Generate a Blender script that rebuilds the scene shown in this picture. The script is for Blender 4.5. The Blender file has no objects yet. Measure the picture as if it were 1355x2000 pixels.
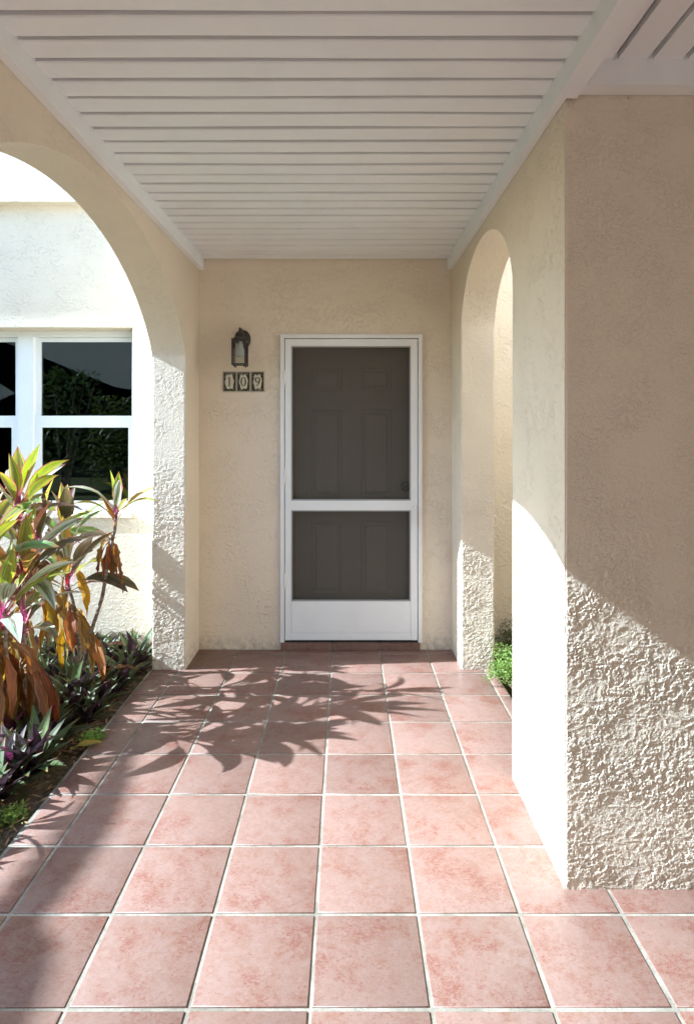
import bpy, bmesh, math, random
from mathutils import Vector, Matrix, noise
R = math.radians
PI = math.pi
scene = bpy.context.scene
col = scene.collection
random.seed(7)

# ------------------------------------------------------------------ camera
cam_d = bpy.data.cameras.new('camera')
cam = bpy.data.objects.new('camera', cam_d)
col.objects.link(cam)
cam.location = (0, 0, 1.5)
cam.rotation_euler = (R(90), 0, 0)
cam_d.sensor_fit = 'VERTICAL'
cam_d.sensor_height = 36
cam_d.sensor_width = 24.4
cam_d.lens = 1217 / 2000 * 36
cam_d.shift_y = -0.0835
cam_d.clip_start = 0.05
cam_d.clip_end = 500
scene.camera = cam

# ------------------------------------------------------------------ sky, sun, exposure
K = 0.078                                   # how far the light drifts towards the door per metre to the right
SUN_DIR = Vector((1, K, -0.694)).normalized()
world = bpy.data.worlds.new('World')
scene.world = world
world.use_nodes = True
wn = world.node_tree
wn.nodes.clear()
sky = wn.nodes.new('ShaderNodeTexSky')
sky.sky_type = 'NISHITA'
sky.sun_disc = False
sky.sun_elevation = R(34.7)
sky.sun_rotation = math.atan2(-SUN_DIR.x, -SUN_DIR.y)
sky.air_density = 1.0
sky.dust_density = 1.0
bg = wn.nodes.new('ShaderNodeBackground')
bg.inputs['Strength'].default_value = 0.085
wo = wn.nodes.new('ShaderNodeOutputWorld')
wn.links.new(sky.outputs[0], bg.inputs[0])
wn.links.new(bg.outputs[0], wo.inputs[0])

sun_d = bpy.data.lights.new('sun', 'SUN')
sun_d.energy = 3.2
sun_d.angle = R(0.5)
sun_d.color = (1.0, 0.995, 0.985)
sun = bpy.data.objects.new('sun', sun_d)
col.objects.link(sun)
sun.location = (-8, -1, 7)
sun.rotation_euler = SUN_DIR.to_track_quat('-Z', 'Y').to_euler()

scene.view_settings.view_transform = 'Standard'
scene.view_settings.look = 'None'
scene.view_settings.exposure = 2.58
scene.view_settings.gamma = 1
scene.view_settings.use_white_balance = True
scene.view_settings.white_balance_temperature = 5250
scene.view_settings.white_balance_tint = 0
scene.view_settings.use_curve_mapping = False
scene.cycles.max_bounces = 12
scene.cycles.diffuse_bounces = 6
scene.cycles.transparent_max_bounces = 16
scene.cycles.sample_clamp_indirect = 8
scene.cycles.use_denoising = True

# ------------------------------------------------------------------ helpers
def tag(o, label=None, cat=None, group=None, kind=None):
    if label: o['label'] = label
    if cat: o['category'] = cat
    if group: o['group'] = group
    if kind: o['kind'] = kind
    return o

def link(name, me, mat=None, parent=None, loc=None, rz=None):
    o = bpy.data.objects.new(name, me)
    col.objects.link(o)
    if mat is not None and me is not None and len(me.materials) == 0:
        me.materials.append(mat)
    if parent is not None: o.parent = parent
    if loc is not None: o.location = loc
    if rz is not None: o.rotation_euler = (0, 0, rz)
    return o

def empty(name, loc=(0, 0, 0), rz=0):
    o = bpy.data.objects.new(name, None)
    o.empty_display_size = 0.05
    col.objects.link(o)
    o.location = loc
    o.rotation_euler = (0, 0, rz)
    return o

def bx(bm, x0, x1, y0, y1, z0, z1):
    v = [bm.verts.new(p) for p in ((x0,y0,z0),(x1,y0,z0),(x1,y1,z0),(x0,y1,z0),(x0,y0,z1),(x1,y0,z1),(x1,y1,z1),(x0,y1,z1))]
    for f in ((0,3,2,1),(4,5,6,7),(0,1,5,4),(1,2,6,5),(2,3,7,6),(3,0,4,7)):
        bm.faces.new([v[i] for i in f])
    return v

def done(bm, name, mat, parent=None, loc=None, bevel=0, seg=1, smooth=None):
    if bevel:
        es = [e for e in bm.edges if e.is_manifold and e.calc_face_angle(0) > 0.6]
        bmesh.ops.bevel(bm, geom=es, offset=bevel, segments=seg, affect='EDGES', profile=0.6)
    bmesh.ops.recalc_face_normals(bm, faces=bm.faces)
    me = bpy.data.meshes.new(name)
    bm.to_mesh(me)
    bm.free()
    if smooth is not None:
        for p in me.polygons: p.use_smooth = True
        me.set_sharp_from_angle(angle=R(smooth))
    return link(name, me, mat, parent, loc)

def box(name, mat, x0, x1, y0, y1, z0, z1, parent=None, bevel=0, seg=1):
    bm = bmesh.new()
    bx(bm, x0, x1, y0, y1, z0, z1)
    return done(bm, name, mat, parent, bevel=bevel, seg=seg)

def lathe(bm, prof, seg=24, c=(0, 0, 0)):
    rings = []
    for r, z in prof:
        if r < 1e-6:
            rings.append([bm.verts.new((c[0], c[1], c[2] + z))])
        else:
            rings.append([bm.verts.new((c[0] + r*math.cos(2*PI*i/seg), c[1] + r*math.sin(2*PI*i/seg), c[2] + z)) for i in range(seg)])
    for a, b in zip(rings, rings[1:]):
        for i in range(seg):
            j = (i + 1) % seg
            if len(a) == 1 and len(b) == 1: continue
            if len(a) == 1: bm.faces.new((a[0], b[j], b[i]))
            elif len(b) == 1: bm.faces.new((a[i], a[j], b[0]))
            else: bm.faces.new((a[i], a[j], b[j], b[i]))

def tube(bm, pts, rad, seg=8, cap=True):
    pts = [Vector(p) for p in pts]
    if not hasattr(rad, '__len__'): rad = [rad]*len(pts)
    prev, up = None, Vector((0.13, 0.21, 0.97))
    for i, p in enumerate(pts):
        t = (pts[min(i+1, len(pts)-1)] - pts[max(i-1, 0)]).normalized()
        s = t.cross(up)
        if s.length < 0.1: s = t.cross(Vector((1, 0, 0)))
        s.normalize()
        n = s.cross(t)
        ring = [bm.verts.new(p + (s*math.cos(2*PI*k/seg) + n*math.sin(2*PI*k/seg))*rad[i]) for k in range(seg)]
        if prev:
            for k in range(seg):
                bm.faces.new((prev[k], prev[(k+1) % seg], ring[(k+1) % seg], ring[k]))
        elif cap: bm.faces.new(ring[::-1])
        prev = ring
    if cap: bm.faces.new(prev)

def sstep(a, b, x):
    t = max(0.0, min(1.0, (x - a)/(b - a)))
    return t*t*(3 - 2*t)

# ------------------------------------------------------------------ materials
class Mat:
    def __init__(s, name):
        s.m = bpy.data.materials.new(name)
        s.m.use_nodes = True
        s.t = s.m.node_tree
        s.t.nodes.clear()
        s.out = s.t.nodes.new('ShaderNodeOutputMaterial')
    def n(s, typ, **kw):
        nd = s.t.nodes.new(typ)
        for k, v in kw.items():
            if k in ('op',): nd.operation = v
            elif k == 'blend': nd.blend_type = v
            elif hasattr(nd, k) and k not in ('inputs',): setattr(nd, k, v)
        return nd
    def l(s, a, b): s.t.links.new(a, b)
    def setin(s, nd, i, v):
        if hasattr(v, 'is_output'): s.l(v, nd.inputs[i])
        else: nd.inputs[i].default_value = v
    def math(s, op, a, b=0.5, c=None, clamp=False):
        nd = s.n('ShaderNodeMath', op=op); nd.use_clamp = clamp
        s.setin(nd, 0, a); s.setin(nd, 1, b)
        if c is not None: s.setin(nd, 2, c)
        return nd.outputs[0]
    def mix(s, f, a, b, blend='MIX'):
        nd = s.n('ShaderNodeMix'); nd.data_type = 'RGBA'; nd.blend_type = blend
        s.setin(nd, 0, f)
        s.setin(nd, 6, a if hasattr(a, 'is_output') else (*a, 1)); s.setin(nd, 7, b if hasattr(b, 'is_output') else (*b, 1))
        return nd.outputs[2]
    def noise(s, vec, scale, detail=3, rough=0.55, dist=0.0):
        nd = s.n('ShaderNodeTexNoise')
        s.l(vec, nd.inputs['Vector'])
        nd.inputs['Scale'].default_value = scale
        nd.inputs['Detail'].default_value = detail
        nd.inputs['Roughness'].default_value = rough
        nd.inputs['Distortion'].default_value = dist
        return nd.outputs[0]
    def ramp(s, f, a, b):
        nd = s.n('ShaderNodeMapRange'); nd.interpolation_type = 'SMOOTHSTEP'
        s.setin(nd, 0, f); nd.inputs[1].default_value = a; nd.inputs[2].default_value = b
        return nd.outputs[0]
    def pos(s): return s.n('ShaderNodeNewGeometry').outputs['Position']
    def scaled(s, vec, sc, off=None):
        nd = s.n('ShaderNodeMapping')
        s.l(vec, nd.inputs[0]); nd.inputs['Scale'].default_value = sc
        if off is not None: s.l(off, nd.inputs['Location'])
        return nd.outputs[0]
    def bump(s, h, strength, dist, normal=None):
        nd = s.n('ShaderNodeBump')
        nd.inputs['Strength'].default_value = strength
        nd.inputs['Distance'].default_value = dist
        s.l(h, nd.inputs['Height'])
        if normal: s.l(normal, nd.inputs['Normal'])
        return nd.outputs[0]
    def bsdf(s, color, rough=0.6, spec=0.4, metal=0.0, normal=None):
        b = s.n('ShaderNodeBsdfPrincipled')
        s.setin(b, 'Base Color', color if hasattr(color, 'is_output') else (*color, 1))
        s.setin(b, 'Roughness', rough); s.setin(b, 'Metallic', metal)
        b.inputs['Specular IOR Level'].default_value = spec
        if normal: s.l(normal, b.inputs['Normal'])
        return b.outputs[0]
    def fin(s, sh):
        s.l(sh, s.out.inputs['Surface'])
        return s.m

def stucco_mat(name, base, amp=1.0, fr=1.0):
    m = Mat(name)
    p = m.pos()
    blot = m.noise(p, 1.7, 4, 0.6)
    fine = m.noise(p, 26, 4, 0.6)
    c2 = tuple(v*0.95 for v in base)
    c = m.mix(m.ramp(blot, 0.35, 0.7), base, c2)
    c = m.mix(m.math('MULTIPLY', m.ramp(fine, 0.5, 0.75), 0.12), c, tuple(v*0.85 for v in base))
    # grime close to the ground
    sep = m.n('ShaderNodeSeparateXYZ'); m.l(p, sep.inputs[0])
    g = m.math('SUBTRACT', 0.13, sep.outputs[2])
    g = m.math('MULTIPLY', m.math('MULTIPLY', g, 5.0, clamp=True), m.ramp(fine, 0.35, 0.7))
    c = m.mix(g, c, (0.30, 0.25, 0.19))
    pw = m.scaled(p, (1, 1, 1.25))
    a = m.ramp(m.noise(pw, 42*fr, 3, 0.6, 0.4), 0.47, 0.66)
    mk = m.ramp(m.noise(p, 5.5, 2), 0.35, 0.62)
    mk = m.math('MULTIPLY_ADD', mk, 0.75, 0.25)
    f2 = m.noise(p, 130*fr, 3, 0.6)
    h = m.math('ADD', m.math('MULTIPLY', a, mk), m.math('MULTIPLY', f2, 0.28))
    nrm = m.bump(h, 0.85*min(1, amp), 0.0042*amp)
    return m.fin(m.bsdf(c, 0.82, 0.25, normal=nrm))

CREAM = (0.78, 0.68, 0.54)
M = {}
M['stucco'] = stucco_mat('cream_stucco', CREAM, 1.0)
M['stucco_coat'] = stucco_mat('cream_stucco_coat', CREAM, 0.8, fr=2.6)

def paint_mat(name, base, rough=0.5, spec=0.4, bumpd=0.0006, scale=60, dirt=0.12):
    m = Mat(name)
    p = m.pos()
    n1 = m.noise(p, 3.1, 4, 0.65)
    c = m.mix(m.math('MULTIPLY', m.ramp(n1, 0.4, 0.75), dirt*2), base, tuple(v*0.78 for v in base))
    n2 = m.noise(p, scale, 3, 0.6)
    return m.fin(m.bsdf(c, rough, spec, normal=m.bump(n2, 0.5, bumpd)))

M['slat_paint'] = paint_mat('white_painted_wood', (0.85, 0.86, 0.87), 0.55, 0.3, 0.0012, 30)
M['frame_white'] = paint_mat('white_aluminium', (0.80, 0.80, 0.79), 0.38, 0.45, 0.0002)
M['vinyl'] = paint_mat('white_vinyl', (0.82, 0.83, 0.84), 0.35, 0.5, 0.0002)
M['door_paint'] = paint_mat('grey_door_paint', (0.23, 0.195, 0.155), 0.5, 0.4, 0.0003)
M['bronze'] = paint_mat('dark_bronze', (0.035, 0.028, 0.02), 0.45, 0.5, 0.0004, 90)
M['dark_gap'] = paint_mat('dark_rubber', (0.02, 0.02, 0.02), 0.7, 0.2)
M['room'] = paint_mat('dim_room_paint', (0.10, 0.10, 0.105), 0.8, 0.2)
M['steel'] = paint_mat('dull_steel', (0.35, 0.35, 0.34), 0.4, 0.5)
M['plastic'] = paint_mat('white_plastic', (0.8, 0.8, 0.78), 0.3, 0.5, 0.0001)

def grout_mat():
    m = Mat('pale_grout')
    p = m.pos()
    n1 = m.noise(p, 7, 4, 0.7)
    n2 = m.noise(p, 160, 3, 0.6)
    c = m.mix(m.ramp(n1, 0.35, 0.72), (0.30, 0.268, 0.212), (0.165, 0.142, 0.108))
    c = m.mix(m.math('MULTIPLY', m.ramp(n2, 0.52, 0.75), 0.6), c, (0.10, 0.09, 0.072))
    return m.fin(m.bsdf(c, 0.9, 0.15, normal=m.bump(n2, 0.6, 0.0015)))
M['grout'] = grout_mat()

def tile_mat():
    m = Mat('rose_ceramic_tile')
    p = m.pos()
    info = m.n('ShaderNodeObjectInfo')
    off = m.n('ShaderNodeCombineXYZ')
    for i, k in enumerate((37.0, 91.0, 17.0)):
        m.l(m.math('MULTIPLY', info.outputs['Random'], k), off.inputs[i])
    v = m.scaled(p, (1, 1, 1), off.outputs[0])
    big = m.noise(v, 7.5, 5, 0.68, 0.4)
    mid = m.noise(v, 30, 6, 0.75, 0.9)
    fine = m.noise(m.scaled(v, (1, 1.6, 1)), 85, 6, 0.75, 1.2)
    pale = (0.197, 0.121, 0.093); rose = (0.184, 0.102, 0.074); red = (0.140, 0.040, 0.026)
    c = m.mix(m.ramp(big, 0.40, 0.60), pale, rose)
    c = m.mix(m.math('MULTIPLY', m.ramp(mid, 0.53, 0.45), 0.4), c, (0.227, 0.148, 0.123))
    blend = m.math('ADD', m.math('MULTIPLY', big, 0.50), m.math('MULTIPLY', fine, 0.54))
    c = m.mix(m.math('MULTIPLY', m.ramp(blend, 0.545, 0.625), 0.6), c, red)
    c = m.mix(m.math('MULTIPLY', m.ramp(fine, 0.54, 0.62), 0.6), c, (0.151, 0.058, 0.038))
    c = m.mix(m.math('MULTIPLY', m.ramp(fine, 0.45, 0.37), 0.55), c, (0.232, 0.158, 0.128))
    hs = m.n('ShaderNodeHueSaturation')
    m.l(m.math('MULTIPLY_ADD', info.outputs['Random'], 0.26, 0.87), hs.inputs['Value'])
    m.l(c, hs.inputs['Color'])
    dirt = m.ramp(m.noise(p, 2.3, 4, 0.7), 0.5, 0.75)
    c = m.mix(m.math('MULTIPLY', dirt, 0.22), hs.outputs[0], (0.162, 0.105, 0.080))
    h = m.math('ADD', mid, m.math('MULTIPLY', fine, 0.5))
    ro = m.math('MULTIPLY_ADD', mid, 0.25, 0.30)
    return m.fin(m.bsdf(c, ro, 0.35, normal=m.bump(h, 0.4, 0.0009)))
M['tile'] = tile_mat()

def soil_mat():
    m = Mat('dark_soil')
    p = m.pos()
    n1 = m.noise(p, 9, 5, 0.7); n2 = m.noise(p, 60, 4, 0.7); n3 = m.noise(p, 4.0, 4, 0.7)
    c = m.mix(m.ramp(n2, 0.35, 0.7), (0.07, 0.05, 0.033), (0.20, 0.15, 0.10))
    c = m.mix(m.math('MULTIPLY', m.ramp(n1, 0.48, 0.62), 0.75), c, (0.11, 0.12, 0.035))
    c = m.mix(m.math('MULTIPLY', m.ramp(n3, 0.55, 0.7), 0.4), c, (0.25, 0.20, 0.14))
    return m.fin(m.bsdf(c, 0.95, 0.1, normal=m.bump(n2, 1.0, 0.012)))
M['soil'] = soil_mat()

def lawn_mat():
    m = Mat('rough_lawn')
    p = m.pos()
    n1 = m.noise(p, 1.2, 4, 0.7); n2 = m.noise(p, 40, 4, 0.7)
    c = m.mix(m.ramp(n1, 0.3, 0.7), (0.05, 0.075, 0.022), (0.085, 0.10, 0.035))
    c = m.mix(m.math('MULTIPLY', n2, 0.5), c, (0.10, 0.085, 0.05))
    return m.fin(m.bsdf(c, 0.95, 0.1, normal=m.bump(n2, 1.0, 0.02)))
M['lawn'] = lawn_mat()

def leaf_mat(name, mid, side, edge, streak, petiole, trans=0.38, rough=0.38, dead=False, back=None, spec=0.45):
    m = Mat(name)
    uv = m.n('ShaderNodeUVMap').outputs[0]
    sep = m.n('ShaderNodeSeparateXYZ'); m.l(uv, sep.inputs[0])
    u, v = sep.outputs[0], sep.outputs[1]
    au = m.math('MULTIPLY', m.math('ABSOLUTE', m.math('SUBTRACT', u, 0.5)), 2.0)
    info = m.n('ShaderNodeObjectInfo')
    rnd = info.outputs['Random']
    cmb = m.n('ShaderNodeCombineXYZ')
    m.l(m.math('MULTIPLY', u, 11.0), cmb.inputs[0]); m.l(m.math('MULTIPLY', v, 1.6), cmb.inputs[1]); m.l(m.math('MULTIPLY', rnd, 60.0), cmb.inputs[2])
    st = m.noise(cmb.outputs[0], 1.0, 3, 0.6, 0.3)
    c = m.mix(m.ramp(au, 0.15, 0.75), mid, side)
    c = m.mix(m.ramp(st, 0.46, 0.58), c, streak)
    if not dead:
        c = m.mix(m.math('MULTIPLY', m.ramp(au, 0.78, 0.97), 0.85), c, edge)
        c = m.mix(m.math('MULTIPLY', m.ramp(au, 0.11, 0.02), 0.7), c, petiole)
        c = m.mix(m.ramp(v, 0.36, 0.14), c, petiole)
    tip = m.math('MULTIPLY', m.ramp(v, 0.86, 1.0), m.ramp(m.math('FRACT', m.math('MULTIPLY', rnd, 13.0)), 0.35, 0.6))
    c = m.mix(tip, c, (0.30, 0.13, 0.05))
    hs = m.n('ShaderNodeHueSaturation')
    m.l(m.math('MULTIPLY_ADD', rnd, 0.05, 0.475), hs.inputs['Hue'])
    m.l(m.math('MULTIPLY_ADD', m.math('FRACT', m.math('MULTIPLY', rnd, 7.3)), 0.45, 0.78), hs.inputs['Value'])
    m.l(c, hs.inputs['Color'])
    c = hs.outputs[0]
    if back:
        bf = m.n('ShaderNodeNewGeometry').outputs['Backfacing']
        c = m.mix(bf, c, back)
    nrm = m.bump(m.noise(cmb.outputs[0], 2.2, 2), 0.35, 0.002)
    b = m.bsdf(c, rough, spec, normal=nrm)
    tr = m.n('ShaderNodeBsdfTranslucent')
    hs2 = m.n('ShaderNodeHueSaturation'); hs2.inputs['Saturation'].default_value = 1.15; hs2.inputs['Value'].default_value = 1.25
    m.l(c, hs2.inputs['Color']); m.l(hs2.outputs[0], tr.inputs[0])
    ms = m.n('ShaderNodeMixShader'); ms.inputs[0].default_value = trans
    m.l(b, ms.inputs[1]); m.l(tr.outputs[0], ms.inputs[2])
    return m.fin(ms.outputs[0])

M['leaf_lime'] = leaf_mat('lime_leaf', (0.297, 0.324, 0.047), (0.459, 0.446, 0.068), (0.540, 0.135, 0.162), (0.162, 0.216, 0.047), (0.36, 0.11, 0.13))
M['leaf_pale'] = leaf_mat('pale_striped_leaf', (0.112, 0.200, 0.075), (0.525, 0.575, 0.375), (0.650, 0.338, 0.413), (0.575, 0.600, 0.475), (0.36, 0.09, 0.16))
M['leaf_pink'] = leaf_mat('pink_leaf', (0.312, 0.221, 0.065), (0.520, 0.208, 0.104), (0.715, 0.130, 0.182), (0.338, 0.260, 0.065), (0.42, 0.07, 0.12))
M['leaf_olive'] = leaf_mat('olive_leaf', (0.074, 0.095, 0.038), (0.115, 0.101, 0.047), (0.270, 0.068, 0.108), (0.189, 0.135, 0.068), (0.297, 0.068, 0.121), 0.3)
M['leaf_green'] = leaf_mat('green_leaf', (0.081, 0.176, 0.041), (0.162, 0.270, 0.068), (0.338, 0.162, 0.135), (0.135, 0.216, 0.054), (0.324, 0.108, 0.121))
M['leaf_dead'] = leaf_mat('dead_brown_leaf', (0.26, 0.115, 0.028), (0.19, 0.08, 0.022), (0.1, 0.05, 0.02), (0.36, 0.18, 0.055), (0.2, 0.1, 0.04), 0.35, 0.6, True)
M['leaf_tan'] = leaf_mat('dry_tan_leaf', (0.34, 0.20, 0.085), (0.27, 0.14, 0.05), (0.2, 0.1, 0.04), (0.42, 0.28, 0.14), (0.2, 0.1, 0.04), 0.35, 0.65, True)
M['leaf_gold'] = leaf_mat('yellow_dying_leaf', (0.33, 0.19, 0.03), (0.34, 0.16, 0.025), (0.25, 0.10, 0.02), (0.36, 0.25, 0.06), (0.3, 0.13, 0.03), 0.45, 0.5, True)
M['oyster'] = leaf_mat('oyster_leaf', (0.095, 0.125, 0.035), (0.075, 0.098, 0.03), (0.075, 0.05, 0.05), (0.11, 0.14, 0.05), (0.09, 0.03, 0.06), 0.15, 0.45, spec=0.22, back=(0.062, 0.036, 0.046))
M['oyster_pink'] = leaf_mat('pink_oyster_leaf', (0.13, 0.16, 0.10), (0.18, 0.12, 0.13), (0.30, 0.07, 0.17), (0.32, 0.28, 0.26), (0.22, 0.06, 0.13), 0.2, 0.35, back=(0.17, 0.05, 0.10))
M['magenta'] = leaf_mat('magenta_leaf', (0.42, 0.02, 0.20), (0.36, 0.02, 0.17), (0.3, 0.02, 0.15), (0.45, 0.04, 0.25), (0.3, 0.02, 0.12), 0.35, 0.4)
M['frond'] = leaf_mat('bright_frond', (0.16, 0.30, 0.045), (0.22, 0.36, 0.06), (0.2, 0.33, 0.06), (0.26, 0.38, 0.08), (0.12, 0.2, 0.04), 0.35, 0.5)
M['shrub'] = leaf_mat('dark_shrub_leaf', (0.07, 0.11, 0.025), (0.09, 0.13, 0.03), (0.08, 0.11, 0.03), (0.12, 0.15, 0.04), (0.05, 0.06, 0.02), 0.25, 0.5)

def stem_mat():
    m = Mat('ringed_stem')
    p = m.pos()
    s = m.noise(m.scaled(p, (4, 4, 60)), 1.0, 3)
    c = m.mix(m.ramp(s, 0.4, 0.62), (0.17, 0.12, 0.085), (0.30, 0.24, 0.19))
    return m.fin(m.bsdf(c, 0.8, 0.2, normal=m.bump(s, 0.8, 0.004)))
M['stem'] = stem_mat()

def glass_mat(name, tint, refl_boost=0.0):
    m = Mat(name)
    lw = m.n('ShaderNodeFresnel'); lw.inputs['IOR'].default_value = 1.5
    tr = m.n('ShaderNodeBsdfTransparent'); tr.inputs[0].default_value = (*tint, 1)
    gl = m.n('ShaderNodeBsdfGlossy'); gl.inputs['Roughness'].default_value = 0.01
    ms = m.n('ShaderNodeMixShader')
    m.l(m.math('ADD', lw.outputs[0], refl_boost, clamp=True), ms.inputs[0])
    m.l(tr.outputs[0], ms.inputs[1]); m.l(gl.outputs[0], ms.inputs[2])
    return m.fin(ms.outputs[0])
M['glass'] = glass_mat('window_glass', (0.55, 0.57, 0.58), 0.04)
M['lamp_glass'] = glass_mat('lantern_glass', (0.93, 0.94, 0.94), 0.0)

def screen_mat():
    m = Mat('insect_screen')
    p = m.pos()
    n = m.noise(p, 2.5, 3)
    tr = m.n('ShaderNodeBsdfTransparent')
    d = m.bsdf((0.08, 0.074, 0.063), 0.7, 0.3)
    ms = m.n('ShaderNodeMixShader')
    m.l(m.math('MULTIPLY_ADD', n, 0.12, 0.46), ms.inputs[0])
    m.l(tr.outputs[0], ms.inputs[1]); m.l(d, ms.inputs[2])
    return m.fin(ms.outputs[0])
M['screen'] = screen_mat()

def plain(name, c, rough=0.5, spec=0.4):
    m = Mat(name)
    n = m.noise(m.pos(), 120, 3)
    cc = m.mix(m.math('MULTIPLY', m.ramp(n, 0.45, 0.7), 0.25), c, tuple(v*0.7 for v in c))
    return m.fin(m.bsdf(cc, rough, spec))
M['num_dark'] = plain('dark_glaze', (0.035, 0.03, 0.02), 0.25)
M['num_black'] = plain('black_glaze', (0.012, 0.011, 0.01), 0.25)
M['num_cream'] = plain('cream_glaze', (0.62, 0.56, 0.42), 0.25)
M['num_back'] = plain('pale_mount', (0.55, 0.48, 0.36), 0.7)
M['bulb'] = plain('white_bulb', (0.85, 0.84, 0.80), 0.35)

# ------------------------------------------------------------------ dimensions
YW = 4.197           # front of the house wall
XL0, XL1 = -1.20, -0.995   # arch wall on the planted side: outer and inner face
XR0, XR1 = 0.705, 0.91     # arch wall on the other side
ZC = 2.625           # underside of the slats

# ------------------------------------------------------------------ ground, bed, floor
bm = bmesh.new()
bx(bm, -60, 60, -60, 60, -0.6, -0.10)
ground = tag(done(bm, 'ground', M['lawn']), kind='structure')

def soil_patch(name, x0, x1, y0, y1, step):
    bm = bmesh.new()
    nx, ny = int((x1-x0)/step)+1, int((y1-y0)/step)+1
    vs = []
    for j in range(ny+1):
        for i in range(nx+1):
            x, y = x0+(x1-x0)*i/nx, y0+(y1-y0)*j/ny
            z = -0.035 + 0.022*noise.fractal(Vector((x*7, y*7, 3)), 0.8, 2.1, 4) + 0.02*noise.noise(Vector((x*2, y*2, 9)))
            vs.append(bm.verts.new((x, y, min(z, -0.006))))
    for j in range(ny):
        for i in range(nx):
            a = j*(nx+1)+i
            bm.faces.new((vs[a], vs[a+1], vs[a+nx+2], vs[a+nx+1]))
    return tag(done(bm, name, M['soil'], smooth=80), kind='structure')
soil_patch('planting_bed_soil', -4.2, XL0-0.006, -1.0, YW-0.001, 0.022)
soil_patch('side_bed_soil', XR1+0.003, 2.6, 2.23, YW-0.001, 0.03)

# mortar bed with pale grout, tiles set into it
bm = bmesh.new()
bx(bm, -1.213, 0.908, 1.0, YW-0.002, -0.095, -0.0035)
floor = tag(done(bm, 'floor', M['grout']), kind='structure')
box('mortar_bed', M['grout'], 0.909, 3.2, 1.0, 2.23, -0.095, -0.0035, floor)

TS, X0T, Y0T = 0.3135, -0.0955, 1.605
G = 0.0115
tile_cache = {}
def tile_mesh(w, h):
    key = (round(w, 3), round(h, 3))
    if key not in tile_cache:
        bm = bmesh.new()
        bx(bm, -w/2, w/2, -h/2, h/2, -0.012, 0.0)
        top = [e for e in bm.edges if all(v.co.z > -0.001 for v in e.verts)]
        bmesh.ops.bevel(bm, geom=top, offset=0.003, segments=2, affect='EDGES', profile=0.5)
        bmesh.ops.recalc_face_normals(bm, faces=bm.faces)
        me = bpy.data.meshes.new('tile'); bm.to_mesh(me); bm.free()
        for p in me.polygons: p.use_smooth = True
        me.set_sharp_from_angle(angle=R(50))
        me.materials.append(M['tile'])
        tile_cache[key] = me
    return tile_cache[key]
def lay(x0, x1, y0, y1):
    if x1-x0 < 0.02 or y1-y0 < 0.02: return
    rj = random.Random(int(x0*1000)*31+int(y0*1000))
    o = link('tile', tile_mesh(x1-x0, y1-y0), None, floor, ((x0+x1)/2 + rj.uniform(-.0008, .0008), (y0+y1)/2 + rj.uniform(-.0008, .0008), rj.uniform(-0.0006, 0.0006)))
    o.rotation_euler = (rj.uniform(-.002, .002), rj.uniform(-.002, .002), rj.uniform(-.003, .003))
    return o
for k in range(-5, 6):
    xa, xb = X0T+TS*k+G/2, X0T+TS*(k+1)-G/2
    for j in range(-1, 9):
        ya, yb = Y0T+0.3125*j+G/2, Y0T+0.3125*(j+1)-G/2
        cxa, cxb = max(xa, -1.197), xb
        cyb = min(yb, YW-0.006)
        if ya > 2.15:
            cxb = min(xb, 0.905)
        elif yb > 2.15 and xb > 0.905:
            cyb = 2.1
        lay(cxa, cxb, ya, cyb)
# paving of the walk behind the camera
box('pavement', M['tile'], -1.2, 3.2, -6, 0.999, -0.095, -0.002)
tag(bpy.data.objects['pavement'], kind='structure')

# ------------------------------------------------------------------ house front
def cell_wall(bm, xs, zs, holes, y0, y1):
    """A wall with rectangular openings, from one grid with shared corners."""
    nx, nz = len(xs)-1, len(zs)-1
    def solid(i, k):
        if i < 0 or k < 0 or i >= nx or k >= nz: return False
        cx, cz = (xs[i]+xs[i+1])/2, (zs[k]+zs[k+1])/2
        return not any(a < cx < b and c < cz < d for a, b, c, d in holes)
    vd = {}
    def V(i, k, y):
        if (i, k, y) not in vd: vd[(i, k, y)] = bm.verts.new((xs[i], y, zs[k]))
        return vd[(i, k, y)]
    for i in range(nx):
        for k in range(nz):
            if not solid(i, k): continue
            bm.faces.new((V(i,k,y0), V(i+1,k,y0), V(i+1,k+1,y0), V(i,k+1,y0)))
            bm.faces.new((V(i,k,y1), V(i,k+1,y1), V(i+1,k+1,y1), V(i+1,k,y1)))
            for di, dk, a, b in ((-1,0,(i,k),(i,k+1)), (1,0,(i+1,k),(i+1,k+1)), (0,-1,(i,k),(i+1,k)), (0,1,(i,k+1),(i+1,k+1))):
                if not solid(i+di, k+dk):
                    bm.faces.new((V(*a,y0), V(*b,y0), V(*b,y1), V(*a,y1)))

DX0, DX1, DZ1 = -0.432, 0.49, 2.10      # door opening
WX0, WX1, WZ0, WZ1 = -3.45, -1.443, 0.915, 2.165
house = tag(empty('house', (0, YW, 0)), 'cream stucco house front with a screened grey door and a white sash window', 'house')
def H(o):          # parent keeping world placement
    o.parent = house
    o.matrix_parent_inverse = Matrix.Translation((0, -YW, 0))
    return o
bm = bmesh.new()
cell_wall(bm, [-5, WX0, WX1, XL1, DX0, DX1, XR0, 3.0], [-0.1, 0.055, WZ0, DZ1, WZ1, ZC+0.3, 3.05, 4.9],
          [(DX0, DX1, 0.055, DZ1), (WX0, WX1, WZ0, WZ1)], YW, YW+0.25)
w = H(done(bm, 'wall', M['stucco']))
bv = w.modifiers.new('edge', 'BEVEL'); bv.width = 0.007; bv.segments = 2; bv.limit_method = 'ANGLE'; bv.angle_limit = R(50)

bm = bmesh.new()
bx(bm, 2.45, 2.65, 2.226, YW-0.002, -0.1, 4.6)  # added unseen wall: cuts blue sky, bounces warm light behind the right arch
H(done(bm, 'bounce_wall', M['stucco']))
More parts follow.
